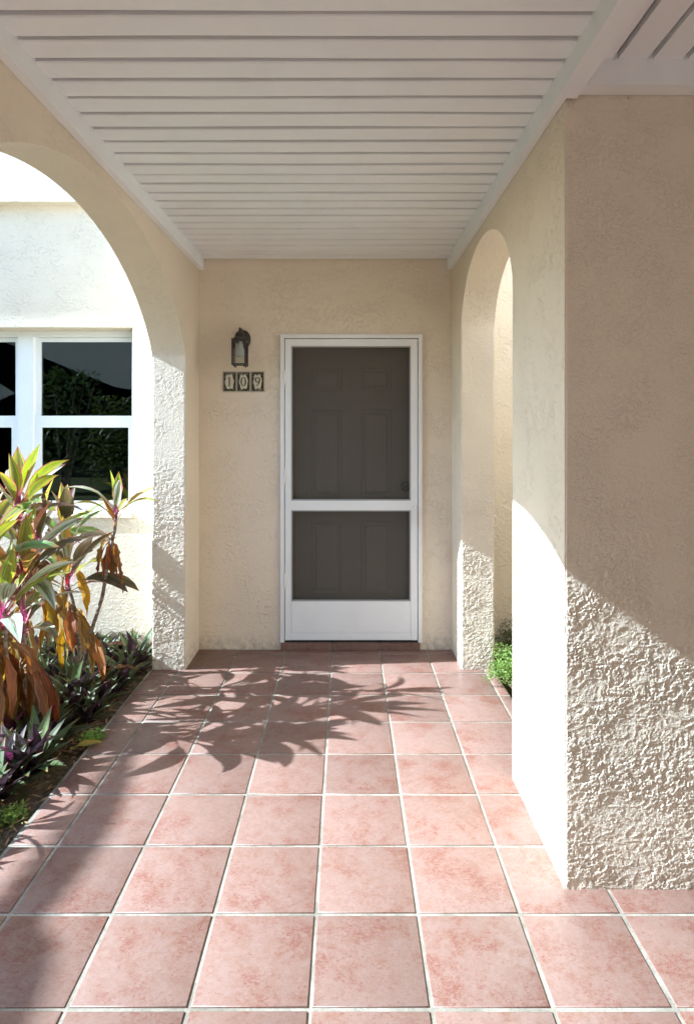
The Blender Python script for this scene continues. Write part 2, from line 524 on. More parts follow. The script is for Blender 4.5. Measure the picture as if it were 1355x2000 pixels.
# string course with a sloping top
bm = bmesh.new()
pr = [(YW+0.02, 2.985), (YW-0.085, 2.985), (YW-0.085, 3.12), (YW+0.02, 3.155)]
for x in (-5, -1.215):
    for y, z in pr: bm.verts.new((x, y, z))
bm.verts.ensure_lookup_table()
vv = list(bm.verts)
bm.faces.new(vv[0:4]); bm.faces.new(vv[4:8][::-1])
for i in range(4):
    bm.faces.new((vv[i], vv[(i+1) % 4], vv[4+(i+1) % 4], vv[4+i]))
H(done(bm, 'ledge', M['stucco'], bevel=0.006, seg=2))

# door step: low riser of cut tiles under the door
bm = bmesh.new()
bx(bm, DX0-0.012, DX1-0.0, YW-0.012, YW+0.12, -0.002, 0.046)
step = H(done(bm, 'door_step', M['grout']))
for a, b in ((-0.442, -0.102), (-0.09, 0.212), (0.224, 0.486)):
    t = box('tile', M['tile'], a, b, YW-0.020, YW+0.11, 0.002, 0.0505, bevel=0.003)
    t.parent = step
    t.matrix_parent_inverse = step.matrix_parent_inverse.inverted() @ Matrix.Identity(4) if False else Matrix.Identity(4)

# screen door: casing, leaf frame, mesh, kick panel, hinges, pull handle
def ring(bm, x0, x1, z0, z1, w, y0, y1, wb=None, wt=None):
    wb = w if wb is None else wb; wt = w if wt is None else wt
    bx(bm, x0, x0+w, y0, y1, z0, z1)
    bx(bm, x1-w, x1, y0, y1, z0, z1)
    bx(bm, x0+w, x1-w, y0+0.0006, y1-0.0006, z1-wt, z1)
    if wb > 0: bx(bm, x0+w, x1-w, y0+0.0006, y1-0.0006, z0, z0+wb)

bm = bmesh.new()
cx0, cx1, cz1 = -0.446, 0.503, 2.118
bx(bm, cx0, cx0+0.026, YW-0.022, YW+0.03, 0.052, cz1)
bx(bm, cx1-0.026, cx1, YW-0.022, YW+0.03, 0.052, cz1)
bx(bm, cx0+0.026, cx1-0.026, YW-0.0214, YW+0.03, cz1-0.026, cz1)
H(done(bm, 'door_frame', M['frame_white'], bevel=0.003, seg=2))
sd = H(empty('screen_door', (0, 0, 0)))
sx0, sx1, sz0, sz1 = -0.415, 0.472, 0.066, 2.087
ya, yb = YW-0.016, YW+0.012
bm = bmesh.new()
bx(bm, sx0, sx0+0.040, ya, yb, sz0, sz1)
bx(bm, sx1-0.044, sx1, ya, yb, sz0, sz1)
bx(bm, sx0+0.040, sx1-0.044, ya+0.0006, yb, sz1-0.046, sz1)
bx(bm, sx0+0.040, sx1-0.044, ya+0.0006, yb, 0.938, 1.002)
done(bm, 'frame', M['frame_white'], sd, bevel=0.0025, seg=2)
# thin bead round the two screens
bm = bmesh.new()
for z0, z1 in ((1.002, sz1-0.046), (0.325, 0.938)):
    ring(bm, sx0+0.0405, sx1-0.0445, z0+0.0005, z1-0.0005, 0.008, ya+0.004, yb-0.006)
done(bm, 'bead', M['steel'], sd)
for z0, z1 in ((1.002, sz1-0.046), (0.325, 0.938)):
    bm = bmesh.new()
    g = [bm.verts.new((x, YW+0.004, z)) for x, z in ((sx0+0.044, z0), (sx1-0.048, z0), (sx1-0.048, z1), (sx0+0.044, z1))]
    bm.faces.new(g)
    done(bm, 'insect_screen', M['screen'], sd)
bm = bmesh.new()
bx(bm, sx0+0.041, sx1-0.045, ya+0.003, yb, 0.118, 0.3245)
bx(bm, sx0+0.041, sx1-0.045, ya+0.0004, yb-0.001, sz0, 0.117)
for x in (-0.35, 0.02, 0.40):
    bmesh.ops.create_uvsphere(bm, u_segments=8, v_segments=5, radius=0.005, matrix=Matrix.Translation((x, ya+0.001, 0.088)))
done(bm, 'kick_panel', M['frame_white'], sd, bevel=0.0015)
for z in (1.78, 1.12, 0.42):
    bm = bmesh.new()
    for q in range(3):
        lathe(bm, [(0, 0), (0.0075, 0.001), (0.0075, 0.029), (0, 0.03)], 10, (-0.4185, ya-0.004, z+q*0.033))
    bx(bm, -0.434, -0.4045, ya-0.0035, ya-0.0005, z, z+0.096)
    done(bm, 'hinge', M['frame_white'], sd)
bm = bmesh.new()
bx(bm, 0.438, 0.456, ya-0.024, ya-0.016, 0.845, 0.968)
for z in (0.852, 0.953): bx(bm, 0.441, 0.453, ya-0.016, ya-0.0005, z, z+0.012)
lathe(bm, [(0, 0), (0.009, 0.002), (0.009, 0.012), (0, 0.014)], 12, (0.447, ya-0.03, 0.955))
done(bm, 'handle', M['plastic'], sd, bevel=0.002)
box('sweep', M['dark_gap'], sx0, sx1, ya+0.002, yb, 0.0515, sz0-0.001, sd)

# entry door behind the screen
ed = H(empty('entry_door', (0, 0, 0)))
ey = YW+0.085
bm = bmesh.new()
bx(bm, DX0+0.001, DX1-0.001, ey, ey+0.045, 0.06, DZ1-0.001)
done(bm, 'door_slab', M['door_paint'], ed)
ZS = (ey-0.0)/1217
def dpx(px): return (px-677)*ZS
def dpz(py): return 1.5-(py-833)*ZS
for (xa_, xb_) in ((608, 668), (704, 764)):
    for (za_, zb_) in ((763, 719), (970, 800), (1160, 1018)):
        x0, x1, z0, z1 = dpx(xa_), dpx(xb_), dpz(za_), dpz(zb_)
        bm = bmesh.new()
        w_ = 0.016
        # moulding: sloped ring, then raised field with sloped shoulder
        def rect(i, y): return [bm.verts.new(p) for p in ((x0+i, y, z0+i), (x1-i, y, z0+i), (x1-i, y, z1-i), (x0+i, y, z1-i))]
        loops = [rect(0, ey+0.001), rect(0.004, ey-0.006), rect(0.012, ey-0.006), rect(0.020, ey-0.0005), rect(0.030, ey-0.0005), rect(0.034, ey-0.009), rect(0.045, ey-0.010)]
        for a, b in zip(loops, loops[1:]):
            for i in range(4): bm.faces.new((a[i], a[(i+1) % 4], b[(i+1) % 4], b[i]))
        bm.faces.new(loops[-1])
        done(bm, 'panel', M['door_paint'], ed)
bm = bmesh.new()
lathe(bm, [(0, 0), (0.034, 0.0), (0.036, 0.004), (0.030, 0.010), (0.012, 0.012), (0.012, 0.03), (0.024, 0.036), (0.027, 0.05), (0.02, 0.06), (0, 0.062)], 20)
kn = done(bm, 'knob', M['num_black'], ed, smooth=40)
kn.rotation_euler = (R(90), 0, 0); kn.location = (dpx(791), ey, dpz(950))

# window: two double hung units in a deep reveal
wd = H(empty('window', (0, 0, 0)))
wy = YW+0.15
def wx(px): return (px-677)*wy/1217
def wz(py): return 1.5-(py-833)*wy/1217
bm = bmesh.new()
bx(bm, WX0+0.001, WX1-0.001, wy, wy+0.05, 2.125, WZ1-0.001)           # head
bx(bm, WX0+0.001, WX1-0.001, wy, wy+0.05, WZ0+0.001, 0.945)           # sill of the unit
bx(bm, WX1-0.032, WX1-0.001, wy+0.0005, wy+0.05, 0.945, 2.125)
bx(bm, wx(36), wx(66), wy-0.006, wy+0.05, 0.945, 2.125)               # mullion between the units
bx(bm, WX0+0.001, WX0+0.055, wy+0.0005, wy+0.05, 0.945, 2.125)
done(bm, 'frame', M['vinyl'], wd, bevel=0.004, seg=2)
mz0, mz1 = wz(835), wz(812)
for (a, b) in ((wx(66)+0.0, WX1-0.032), (WX0+0.055, wx(36))):
    # upper sash sits further back, lower sash nearer
    bm = bmesh.new()
    ring(bm, a+0.001, b-0.001, mz0, 2.124, 0.034, wy+0.030, wy+0.058, wb=0.001, wt=0.03)
    done(bm, 'upper_sash', M['vinyl'], wd, bevel=0.003)
    bm = bmesh.new()
    ring(bm, a+0.001, b-0.001, 0.946, mz1, 0.050, wy+0.008, wy+0.028, wb=0.035, wt=mz1-mz0)
    done(bm, 'lower_sash', M['vinyl'], wd, bevel=0.003)
    for y, z0, z1 in ((wy+0.044, mz0, 2.11), (wy+0.018, 0.975, mz0+0.01)):
        bm = bmesh.new()
        bx(bm, a+0.03, b-0.03, y, y+0.004, z0, z1)
        done(bm, 'pane', M['glass'], wd)
    for q in (0.15, 0.85):
        xq = a+(b-a)*q
        bm = bmesh.new()
        bx(bm, xq-0.018, xq+0.018, wy+0.003, wy+0.0078, 0.955, 0.961)
        bx(bm, xq-0.018, xq-0.013, wy+0.003, wy+0.0078, 0.9612, 0.983)
        bx(bm, xq+0.013, xq+0.018, wy+0.003, wy+0.0078, 0.9612, 0.983)
        done(bm, 'sash_lift', M['dark_gap'], wd)
# sill
box('sill', M['stucco_coat'], WX0+0.002, WX1-0.002, YW-0.012, wy-0.001, WZ0-0.03, WZ0+0.004, wd, bevel=0.006, seg=2)
# dim room behind the glass
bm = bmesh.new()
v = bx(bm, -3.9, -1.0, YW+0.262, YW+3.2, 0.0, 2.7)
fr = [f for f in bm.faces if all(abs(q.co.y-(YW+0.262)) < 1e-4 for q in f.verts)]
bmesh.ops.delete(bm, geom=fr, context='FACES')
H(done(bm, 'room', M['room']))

# ------------------------------------------------------------------ arch walls
def arch_z(u, half, zs, rise, mix):
    """Height of the soffit at offset u from the crown."""
    t = min(1.0, abs(u)/half)
    ell = zs + rise*math.sqrt(max(0, 1-t*t))
    Rr = (half*half+rise*rise)/(2*rise)
    arc = zs + math.sqrt(max(0, Rr*Rr-u*u))-(Rr-rise)
    return ell*(1-mix)+arc*mix

def arch_wall(x0, x1, y0, y1, ztop, openings, name, label):
    """openings: (near, far, springing, rise, mix), sorted from near to far"""
    cols = []                     # (y, lowest z of the wall just before it, just after it)
    prev = y0
    cols.append((y0, None, -0.1))
    for a, b, zs, rise, mix in openings:
        half, c = (b-a)/2, (a+b)/2
        n = 56
        for i in range(n+1):
            u = -half*math.cos(PI*i/n)
            z = arch_z(u, half, zs, rise, mix) if 0 < i < n else zs
            cols.append((c+u, -0.1 if i == 0 else z, -0.1 if i == n else z))
    cols.append((y1, -0.1, None))
    bm = bmesh.new()
    vd = {}
    def V(x, y, z):
        k = (round(x, 5), round(y, 5), round(z, 5))
        if k not in vd: vd[k] = bm.verts.new((x, y, z))
        return vd[k]
    for q, ((ya, la, ra), (yb, lb, rb)) in enumerate(zip(cols, cols[1:])):
        # a pier is split at the springing height so that every face stays a quad
        zm = None
        if ra == -0.1 and lb == -0.1:
            zm = openings[0][2]
        spans = [((ra, lb), (zm, zm)), ((zm, zm), (ztop, ztop))] if zm else [((ra, lb), (ztop, ztop))]
        for (za, zb), (zc_, zd) in spans:
            ol = [(ya, za), (yb, zb), (yb, zd), (ya, zc_)]
            bm.faces.new([V(x0, y, z) for y, z in ol][::-1])
            bm.faces.new([V(x1, y, z) for y, z in ol])
        bm.faces.new((V(x0, ya, ra), V(x0, yb, lb), V(x1, yb, lb), V(x1, ya, ra)))
        bm.faces.new((V(x0, ya, ztop), V(x1, ya, ztop), V(x1, yb, ztop), V(x0, yb, ztop)))
    for (y, l, r_) in cols:
        if l is None or r_ is None:
            zm = openings[0][2]
            bm.faces.new((V(x0, y, -0.1), V(x1, y, -0.1), V(x1, y, zm), V(x0, y, zm)))
            bm.faces.new((V(x0, y, zm), V(x1, y, zm), V(x1, y, ztop), V(x0, y, ztop)))
        elif l != r_:
            z0_, z1_ = sorted((l, r_))
            bm.faces.new((V(x0, y, z0_), V(x1, y, z0_), V(x1, y, z1_), V(x0, y, z1_)))
    o = done(bm, name, M['stucco'], smooth=30)
    return tag(o, label, 'wall')

left_open = (1.36, 3.843, 1.92, 0.585, 0.62)
lw = arch_wall(XL0, XL1, -4.2, YW-0.001, 2.715, [(-3.0, 0.3, 1.92, 0.585, 0.62), left_open], 'arch_wall',  # unseen near arch, widened so sunlit paving bounces light inside
               'cream stucco wall with a wide low arch opening onto the planted bed and window')
rw = arch_wall(XR0, XR1, 2.022, YW-0.001, 2.715, [(2.656, 3.852, 2.09, 0.40, 0.15)], 'arch_wall',
               'cream stucco wall with a narrow tall round arch, its near end brightly sunlit')

# right pier returning away from the walk
hall = box('sky_block_wall', M['stucco'], 3.25, 3.45, -4.2, 2.3, -0.1, 2.9)  # added unseen wall that keeps sky light off the pier
tag(hall, 'added unseen cream stucco wall blocking sky light from the side', 'wall')
pier = box('pier', M['stucco'], XR1+0.002, 3.2, 2.022, 2.225, -0.1, 2.715)
tag(pier, 'broad cream stucco pier with rough plaster face, lower corner in raking sun', 'wall')

def stucco_h(x, z, s):
    p = Vector((x*0.95, s, z*1.05))
    warp = Vector((noise.noise(p*14), 0, noise.noise(p*14+Vector((5, 1, 9)))))*0.012
    q = p+warp
    n1 = noise.fractal(q*165, 0.8, 2.1, 2)
    n0 = noise.fractal(Vector((q.x*58, s, q.z*48)), 0.8, 2.2, 3)
    plate = sstep(-0.26, -0.06, n0+0.12*noise.noise(p*7))               # raised coat; the rest are flat hollows
    rid = 1-min(1, abs(noise.noise(Vector((q.x*22, s+5, q.z*36))))*4.2)
    low = 0.32+0.68*sstep(1.40, 1.0, z)                    # the upper coat was floated smoother
    soft = 0.30+0.70*sstep(-0.35, 0.30, noise.fractal(p*6.5+Vector((9, 2, 4)), 0.8, 2.1, 2))     # some areas trowelled flatter
    return low*((0.0017+0.0013*max(-0.6, min(0.6, n1)))*plate*soft + 0.0008*rid*rid)

def coat(parent, x0, x1, z0, z1, y, step, seed):
    """Rough trowelled plaster on a face towards the camera: real relief."""
    nx, nz = int((x1-x0)/step), int((z1-z0)/step)
    verts, faces = [], []
    for k in range(nz+1):
        for i in range(nx+1):
            x, z = x0+(x1-x0)*i/nx, z0+(z1-z0)*k/nz
            h = stucco_h(x, z, seed)
            edge = min(i, nx-i)/2.0
            back = 0.0 if edge >= 1 else (1-edge)*0.006
            verts.append((x, y-0.0015-h+back, z))
    for k in range(nz):
        for i in range(nx):
            a = k*(nx+1)+i
            faces.append((a, a+1, a+nx+2, a+nx+1))
    me = bpy.data.meshes.new('stucco_coat')
    me.from_pydata(verts, [], faces)
    for p in me.polygons: p.use_smooth = True
    return link('stucco_coat', me, M['stucco_coat'], parent)
coat(lw, XL0+0.001, XL1-0.001, -0.02, 2.0, 3.843, 0.0028, 1.3)
coat(rw, XR0+0.001, XR1-0.001, -0.02, 2.15, 3.852, 0.0028, 4.1)
coat(pier, XR0+0.001, 1.30, -0.02, 2.56, 2.022, 0.0023, 7.7)

# ------------------------------------------------------------------ ceiling
bm = bmesh.new()
bx(bm, XL0, XR1, -4.2, YW-0.001, 2.716, 2.80)
bx(bm, XR1+0.0005, 3.2, -4.2, 2.24, 2.716, 2.80)
roof = tag(done(bm, 'roof', M['slat_paint']), kind='structure')
bm = bmesh.new()
bx(bm, XL1+0.001, XR0-0.001, -2.2, YW-0.002, ZC+0.056, ZC+0.072)
ceiling = tag(done(bm, 'ceiling', M['slat_paint']), kind='structure')
bm = bmesh.new()
bx(bm, XR0+0.001, 3.2, -2.2, 2.02, ZC+0.074, ZC+0.088)
done(bm, 'backing_board', M['slat_paint'], ceiling)
rs = random.Random(3)
y = YW-0.012
PITCH = 0.1085
while y > -1.6:
    wdt = PITCH-0.0225+rs.uniform(-0.003, 0.003)
    bm = bmesh.new()
    n = 10
    tw = rs.uniform(-0.003, 0.003)
    ph = rs.uniform(0, 6)
    rowsv = []
    for i in range(n+1):
        x = XL1+0.004+(XR0-XL1-0.008)*i/n
        s = 0.0014*math.sin(ph+i*0.7)+0.0008*math.sin(ph*2+i*1.7)
        e = 0.0012*math.sin(ph*3+i*1.1)
        z = ZC+tw*(i/n-0.5)+0.0012*math.sin(ph+i*.45)
        pf = [(y+e, z+0.004), (y-0.004+e, z), (y-wdt+0.004+s, z), (y-wdt+s, z+0.004), (y-wdt+s, z+0.022), (y+e, z+0.022)]
        rowsv.append([bm.verts.new((x, a, b)) for a, b in pf])
    for a, b in zip(rowsv, rowsv[1:]):
        for q in range(6): bm.faces.new((a[q], a[(q+1) % 6], b[(q+1) % 6], b[q]))
    bm.faces.new(rowsv[0]); bm.faces.new(rowsv[-1][::-1])
    done(bm, 'slat', M['slat_paint'], ceiling, smooth=30)
    y -= PITCH
# slats of the side bay run the other way
x = 0.741
while x < 2.3:
    bm = bmesh.new()
    bx(bm, x, x+0.090, -1.9, 2.018, ZC+0.028, ZC+0.05)
    done(bm, 'slat', M['slat_paint'], ceiling, bevel=0.004)
    x += 0.109
box('trim_board', M['slat_paint'], XL1+0.0015, XL1+0.034, -1.9, YW-0.003, 2.553, ZC+0.02, ceiling, bevel=0.003)
bm = bmesh.new()
bx(bm, 0.672, XR0-0.0015, 2.0, YW-0.003, 2.553, ZC+0.02)
done(bm, 'trim_board', M['slat_paint'], ceiling, bevel=0.003)
box('trim_board', M['slat_paint'], 0.672, 0.737, -1.9, 1.999, 2.553, ZC+0.05, ceiling, bevel=0.003)
box('trim_board', M['slat_paint'], 0.738, 3.2, 1.955, 2.019, 2.573, ZC+0.05, ceiling, bevel=0.003)

# ------------------------------------------------------------------ wall lantern
lan = tag(empty('wall_lantern', (-0.697, YW, 1.9)), 'dark bronze lantern with clear panes and a white bulb beside the door', 'lantern')
lc = Vector((0, -0.135, 0))
bm = bmesh.new()
prof = [(0, 0), (0.04, 0), (0.055, 0.006), (0.055, 0.012), (0.046, 0.018), (0.02, 0.024), (0, 0.026)]
lathe(bm, prof, 24)
bpz = done(bm, 'wall_plate', M['bronze'], lan, smooth=40)
bpz.rotation_euler = (R(90), 0, 0); bpz.location = (0.004, 0, 0.185); bpz.scale = (0.86, 1.12, 1)
bm = bmesh.new()
pts = []
for i in range(13):
    a = PI*i/12
    pts.append((0.004*(1-i/12), -0.02-0.0575*(1-math.cos(a)), 0.185+0.055*math.sin(a)+0.0*i))
tube(bm, pts, 0.008, 8)
done(bm, 'arm', M['bronze'], lan, smooth=60)
hw = 0.042
bm = bmesh.new()
for sx in (-1, 1):
    for sy in (-1, 1):
        bx(bm, sx*hw-0.005, sx*hw+0.005, lc.y+sy*hw-0.005, lc.y+sy*hw+0.005, -0.004, 0.170)
        bmesh.ops.create_uvsphere(bm, u_segments=8, v_segments=6, radius=0.006, matrix=Matrix.Translation((sx*hw*0.8, lc.y+sy*hw*0.8, -0.008)))
for z0, z1 in ((0.0, 0.009), (0.150, 0.160)):
    bx(bm, -hw+0.005, hw-0.005, lc.y-hw-0.003, lc.y-hw+0.003, z0, z1)
    bx(bm, -hw+0.005, hw-0.005, lc.y+hw-0.003, lc.y+hw+0.003, z0, z1)
    bx(bm, -hw-0.003, -hw+0.003, lc.y-hw+0.005, lc.y+hw-0.005, z0, z1)
    bx(bm, hw-0.003, hw+0.003, lc.y-hw+0.005, lc.y+hw-0.005, z0, z1)
bx(bm, -hw+0.004, hw-0.004, lc.y-hw+0.004, lc.y+hw-0.004, 0.001, 0.004)
done(bm, 'cage', M['bronze'], lan)
bm = bmesh.new()
lathe(bm, [(0.040, 0.158), (0.041, 0.178), (0.034, 0.184), (0.030, 0.186), (0.033, 0.190), (0.028, 0.206), (0.017, 0.218), (0.010, 0.223), (0.006, 0.226), (0.009, 0.233), (0.007, 0.240), (0, 0.250)], 24, (0, lc.y, 0))
bx(bm, -0.040, 0.040, lc.y-0.040, lc.y+0.040, 0.1605, 0.166)
done(bm, 'cap', M['bronze'], lan, smooth=35)
for sx, sy in ((0, -1), (0, 1), (1, 0), (-1, 0)):
    bm = bmesh.new()
    if sx == 0: bx(bm, -hw+0.005, hw-0.005, lc.y+sy*(hw-0.0035)-0.001, lc.y+sy*(hw-0.0035)+0.001, 0.0095, 0.1495)
    else: bx(bm, sx*(hw-0.0035)-0.001, sx*(hw-0.0035)+0.001, lc.y-hw+0.005, lc.y+hw-0.005, 0.0095, 0.1495)
    done(bm, 'pane', M['lamp_glass'], lan)
bm = bmesh.new()
lathe(bm, [(0, 0.054), (0.014, 0.052), (0.024, 0.060), (0.029, 0.074), (0.028, 0.088), (0.023, 0.104), (0.018, 0.118), (0.016, 0.140), (0.012, 0.142), (0.012, 0.16), (0, 0.16)], 20, (0.004, lc.y, 0))
done(bm, 'bulb', M['bulb'], lan, smooth=40)

# ------------------------------------------------------------------ house number tiles
def strip(bm, pts_a, pts_b, y, closed=False, th=0.0012):
    """Raised ribbon between two outlines (x,z), front at y."""
    n = len(pts_a)
    F = [[bm.verts.new((p[0], yy, p[1])) for p in pts] for yy in (y, y+th) for pts in (pts_a, pts_b)]
    af, bf, ab, bb = F
    rng = range(n if closed else n-1)
    for i in rng:
        j = (i+1) % n
        bm.faces.new((af[i], af[j], bf[j], bf[i]))
        bm.faces.new((af[i], ab[i], ab[j], af[j]))
        bm.faces.new((bf[i], bf[j], bb[j], bb[i]))

def ell(cx, cz, rx, rz, n=28): return [(cx+rx*math.cos(2*PI*i/n), cz+rz*math.sin(2*PI*i/n)) for i in range(n)]
def numeral(d, y, s):
    bm = bmesh.new()
    sc = lambda pts: [(a*s, b*s) for a, b in pts]
    if d == 0:
        strip(bm, sc(ell(0, 0, 0.33, 0.56)), sc(ell(0, 0, 0.20, 0.50)), y, True)
    elif d == 1:
        strip(bm, sc([(-0.055, -0.50), (-0.06, 0), (-0.06, 0.44), (0.05, 0.57)]), sc([(0.055, -0.50), (0.06, 0), (0.06, 0.44), (0.0601, 0.57)]), y)
        strip(bm, sc([(-0.06, 0.44), (-0.14, 0.385), (-0.22, 0.36)]), sc([(-0.02, 0.54), (-0.13, 0.44), (-0.22, 0.385)]), y-0.0002)
        strip(bm, sc([(-0.21, -0.56), (0.21, -0.56)]), sc([(-0.17, -0.51), (0.17, -0.51)]), y-0.0003)
    else:
        strip(bm, sc(ell(0, 0.22, 0.33, 0.34)), sc(ell(0, 0.225, 0.205, 0.27)), y, True)
        tl = [(0.31, 0.20), (0.30, 0.02), (0.22, -0.22), (0.06, -0.42), (-0.14, -0.56)]
        tr = [(0.20, 0.20), (0.18, 0.03), (0.11, -0.18), (-0.01, -0.36), (-0.18, -0.53)]
        strip(bm, sc(tl), sc(tr), y-0.0002)
    return bm
names = {1: 'one', 0: 'zero', 9: 'nine'}
labs = {1: 'dark bordered number tile reading 1, beside the 0 tile under the lantern',
        0: 'dark bordered number tile reading 0, between the tiles reading 1 and 9',
        9: 'dark bordered number tile reading 9, the tile of the row closest to the door'}
box_back = H(box('number_mount', M['num_back'], -0.838, -0.553, YW-0.004, YW+0.004, 1.731, 1.872, bevel=0.001))
for d, cpx in ((1, 448), (0, 475.2), (9, 502.7)):
    nx_, nz_ = (cpx-677)*(YW-0.01)/1217, 1.5-(745.5-833)*(YW-0.01)/1217
    t = tag(empty('number_tile', (nx_, YW-0.0045, nz_)), labs[d], 'number tile', 'house number tiles')
    hw_, hh_ = 0.0395, 0.0625
    bm = bmesh.new(); bx(bm, -hw_, hw_, -0.007, 0, -hh_, hh_)
    done(bm, 'border', M['num_dark'], t, bevel=0.0015)
    # cream field with an ornate uneven outline
    rr = random.Random(d+5)
    bm = bmesh.new()
    n = 44
    out, inn = [], []
    for i in range(n):
        a = 2*PI*i/n
        ca, sa = math.cos(a), math.sin(a)
        q = (abs(ca)**3.2+abs(sa)**3.2)**(-1/3.2)
        wob = 1+0.08*math.sin(6*a+1)+rr.uniform(-0.05, 0.05)
        out.append((ca*q*0.0275*wob, sa*q*0.047*wob))
        inn.append((ca*0.002, sa*0.002))
    strip(bm, out, inn, -0.0078, True, 0.001)
    done(bm, 'cream_field', M['num_cream'], t)
    bm = bmesh.new()
    for i in range(26):
        side = rr.random() < 0.72
        x = rr.uniform(-0.033, 0.033)
        z = rr.choice((-1, 1))*rr.uniform(0.047, 0.058) if side else rr.uniform(-0.045, 0.045)
        if not side: x = rr.choice((-1, 1))*rr.uniform(0.029, 0.034)
        a, l_, w2 = rr.uniform(0, PI), rr.uniform(0.004, 0.009), rr.uniform(0.0011, 0.002)
        dx, dz = math.cos(a)*l_/2, math.sin(a)*l_/2
        px_, pz_ = -math.sin(a)*w2, math.cos(a)*w2
        vs = [bm.verts.new(p) for p in ((x-dx, -0.0078-i*0.00002, z-dz), (x+px_, -0.0078-i*0.00002, z+pz_), (x+dx, -0.0078-i*0.00002, z+dz), (x-px_, -0.0078-i*0.00002, z-pz_))]
        bm.faces.new(vs)
    done(bm, 'scrollwork', M['num_cream'], t)['kind'] = 'stuff'
    done(numeral(d, -0.0095, 0.055), 'numeral', M['num_black'], t)

# ------------------------------------------------------------------ leaves and plants
def leaf_geo(bm, uvl, L, W, a0, a1, fold=0.25, twist=0.0, pet=0.14, n=8, curve=1.3, wave=0.0, sway=0.0, base=(0, 0, 0), az=0.0, roll=0.0, cross=5, crinkle=0.0, cr=None):
    """Lance-shaped leaf: leaves its base at elevation a0 and arches to a1."""
    P = Vector((0, 0, 0))
    ca, sa = math.cos(az), math.sin(az)
    bX, bY, bZ = base
    rows, ang = [], a0
    step = L/n
    us = (-1, -0.5, 0, 0.5, 1) if cross == 5 else (-1, 0, 1)
    for i in range(n+1):
        t = i/n
        ang = a0+(a1-a0)*t**curve
        T = Vector((math.cos(ang), 0, math.sin(ang)))
        N = Vector((-math.sin(ang), 0, math.cos(ang)))
        S = Vector((0, 1, 0))
        tw = twist*t+roll
        S2 = S*math.cos(tw)+N*math.sin(tw)
        N2 = N*math.cos(tw)-S*math.sin(tw)
        if t < pet: w = W*(0.26-0.10*t/pet)
        else:
            s = (t-pet)/(1-pet)
            w = W*max(0.16*(1-s)*(1 if s < 0.3 else 0), math.sin(PI*min(1, s**0.80))**1.0)
            if i == n: w = 0.0008
        rows.append((t, [P+S2*(u*w/2)+N2*(fold*abs(u)*w/2 + wave*W*math.sin(t*14+u*2)*abs(u))+S*(sway*math.sin(t*2.2)) for u in us]))
        if crinkle and i:
            rows[-1] = (t, [q_+Vector((cr.uniform(-1, 1), cr.uniform(-1, 1), cr.uniform(-1, 1)))*crinkle*min(1, w/W*2) for q_ in rows[-1][1]])
        P = P+T*step
    vr = []
    for t, ps in rows:
        vr.append((t, [bm.verts.new((bX+p.x*ca-p.y*sa, bY+p.x*sa+p.y*ca, bZ+p.z)) for p in ps]))
    for (ta, ra), (tb, rb) in zip(vr, vr[1:]):
        for q in range(len(us)-1):
            f = bm.faces.new((ra[q], rb[q], rb[q+1], ra[q+1]))
            f.smooth = True
            uq = [(us[q]+1)/2, (us[q]+1)/2, (us[q+1]+1)/2, (us[q+1]+1)/2]
            tv = [ta, tb, tb, ta]
            for lp, uu, vv_ in zip(f.loops, uq, tv): lp[uvl].uv = (uu, vv_)

leaf_cache = {}
def leaf_mesh(mat, tier, var):
    key = (mat, tier, var)
    if key in leaf_cache: return leaf_cache[key]
    r = random.Random(hash((tier, var)) % 9999 if False else sum(ord(c) for c in tier+mat)*17+var*101)
    dead_ = tier in ('hang', 'shrivel')
    bm = bmesh.new(); uvl = bm.loops.layers.uv.new('UVMap')
    if tier == 'up':      p = dict(L=r.uniform(.24, .33), W=r.uniform(.055, .08), a0=R(r.uniform(72, 84)), a1=R(r.uniform(50, 74)), fold=.4, twist=r.uniform(-.6, .6), pet=.22)
    elif tier == 'mid':   p = dict(L=r.uniform(.30, .40), W=r.uniform(.058, .085), a0=R(r.uniform(52, 66)), a1=R(r.uniform(-5, 30)), fold=.34, twist=r.uniform(-.9, .9), wave=.03, pet=.26)
    elif tier == 'low':   p = dict(L=r.uniform(.30, .42), W=r.uniform(.06, .085), a0=R(r.uniform(25, 42)), a1=R(r.uniform(-55, -20)), fold=.3, twist=r.uniform(-.9, .9), wave=.04, pet=.26)
    elif tier == 'hang':  p = dict(L=r.uniform(.30, .46), W=r.uniform(.042, .075), a0=R(r.uniform(-55, -5)), a1=R(r.uniform(-96, -84)), fold=r.uniform(.35, .8), twist=r.uniform(-1.6, 1.6), wave=.10, curve=0.5, sway=r.uniform(-.03, .03))
    elif tier == 'slim':  p = dict(L=r.uniform(.19, .27), W=r.uniform(.034, .046), a0=R(r.uniform(42, 62)), a1=R(r.uniform(-40, 10)), fold=.35, twist=r.uniform(-.8, .8))
    elif tier == 'slimup': p = dict(L=r.uniform(.16, .22), W=r.uniform(.034, .046), a0=R(r.uniform(76, 86)), a1=R(r.uniform(60, 80)), fold=.35, twist=r.uniform(-.5, .5))
    else:                 p = dict(L=r.uniform(.16, .28), W=r.uniform(.028, .046), a0=R(r.uniform(-60, -30)), a1=R(-92), fold=.8, twist=r.uniform(-1.6, 1.6), wave=.12, curve=.45)
    leaf_geo(bm, uvl, n=12 if dead_ else 9, crinkle=0.006 if dead_ else 0.0012, cr=r, **p)
    me = bpy.data.meshes.new('leaf'); bm.to_mesh(me); bm.free()
    me.materials.append(M[mat])
    leaf_cache[key] = me
    return me

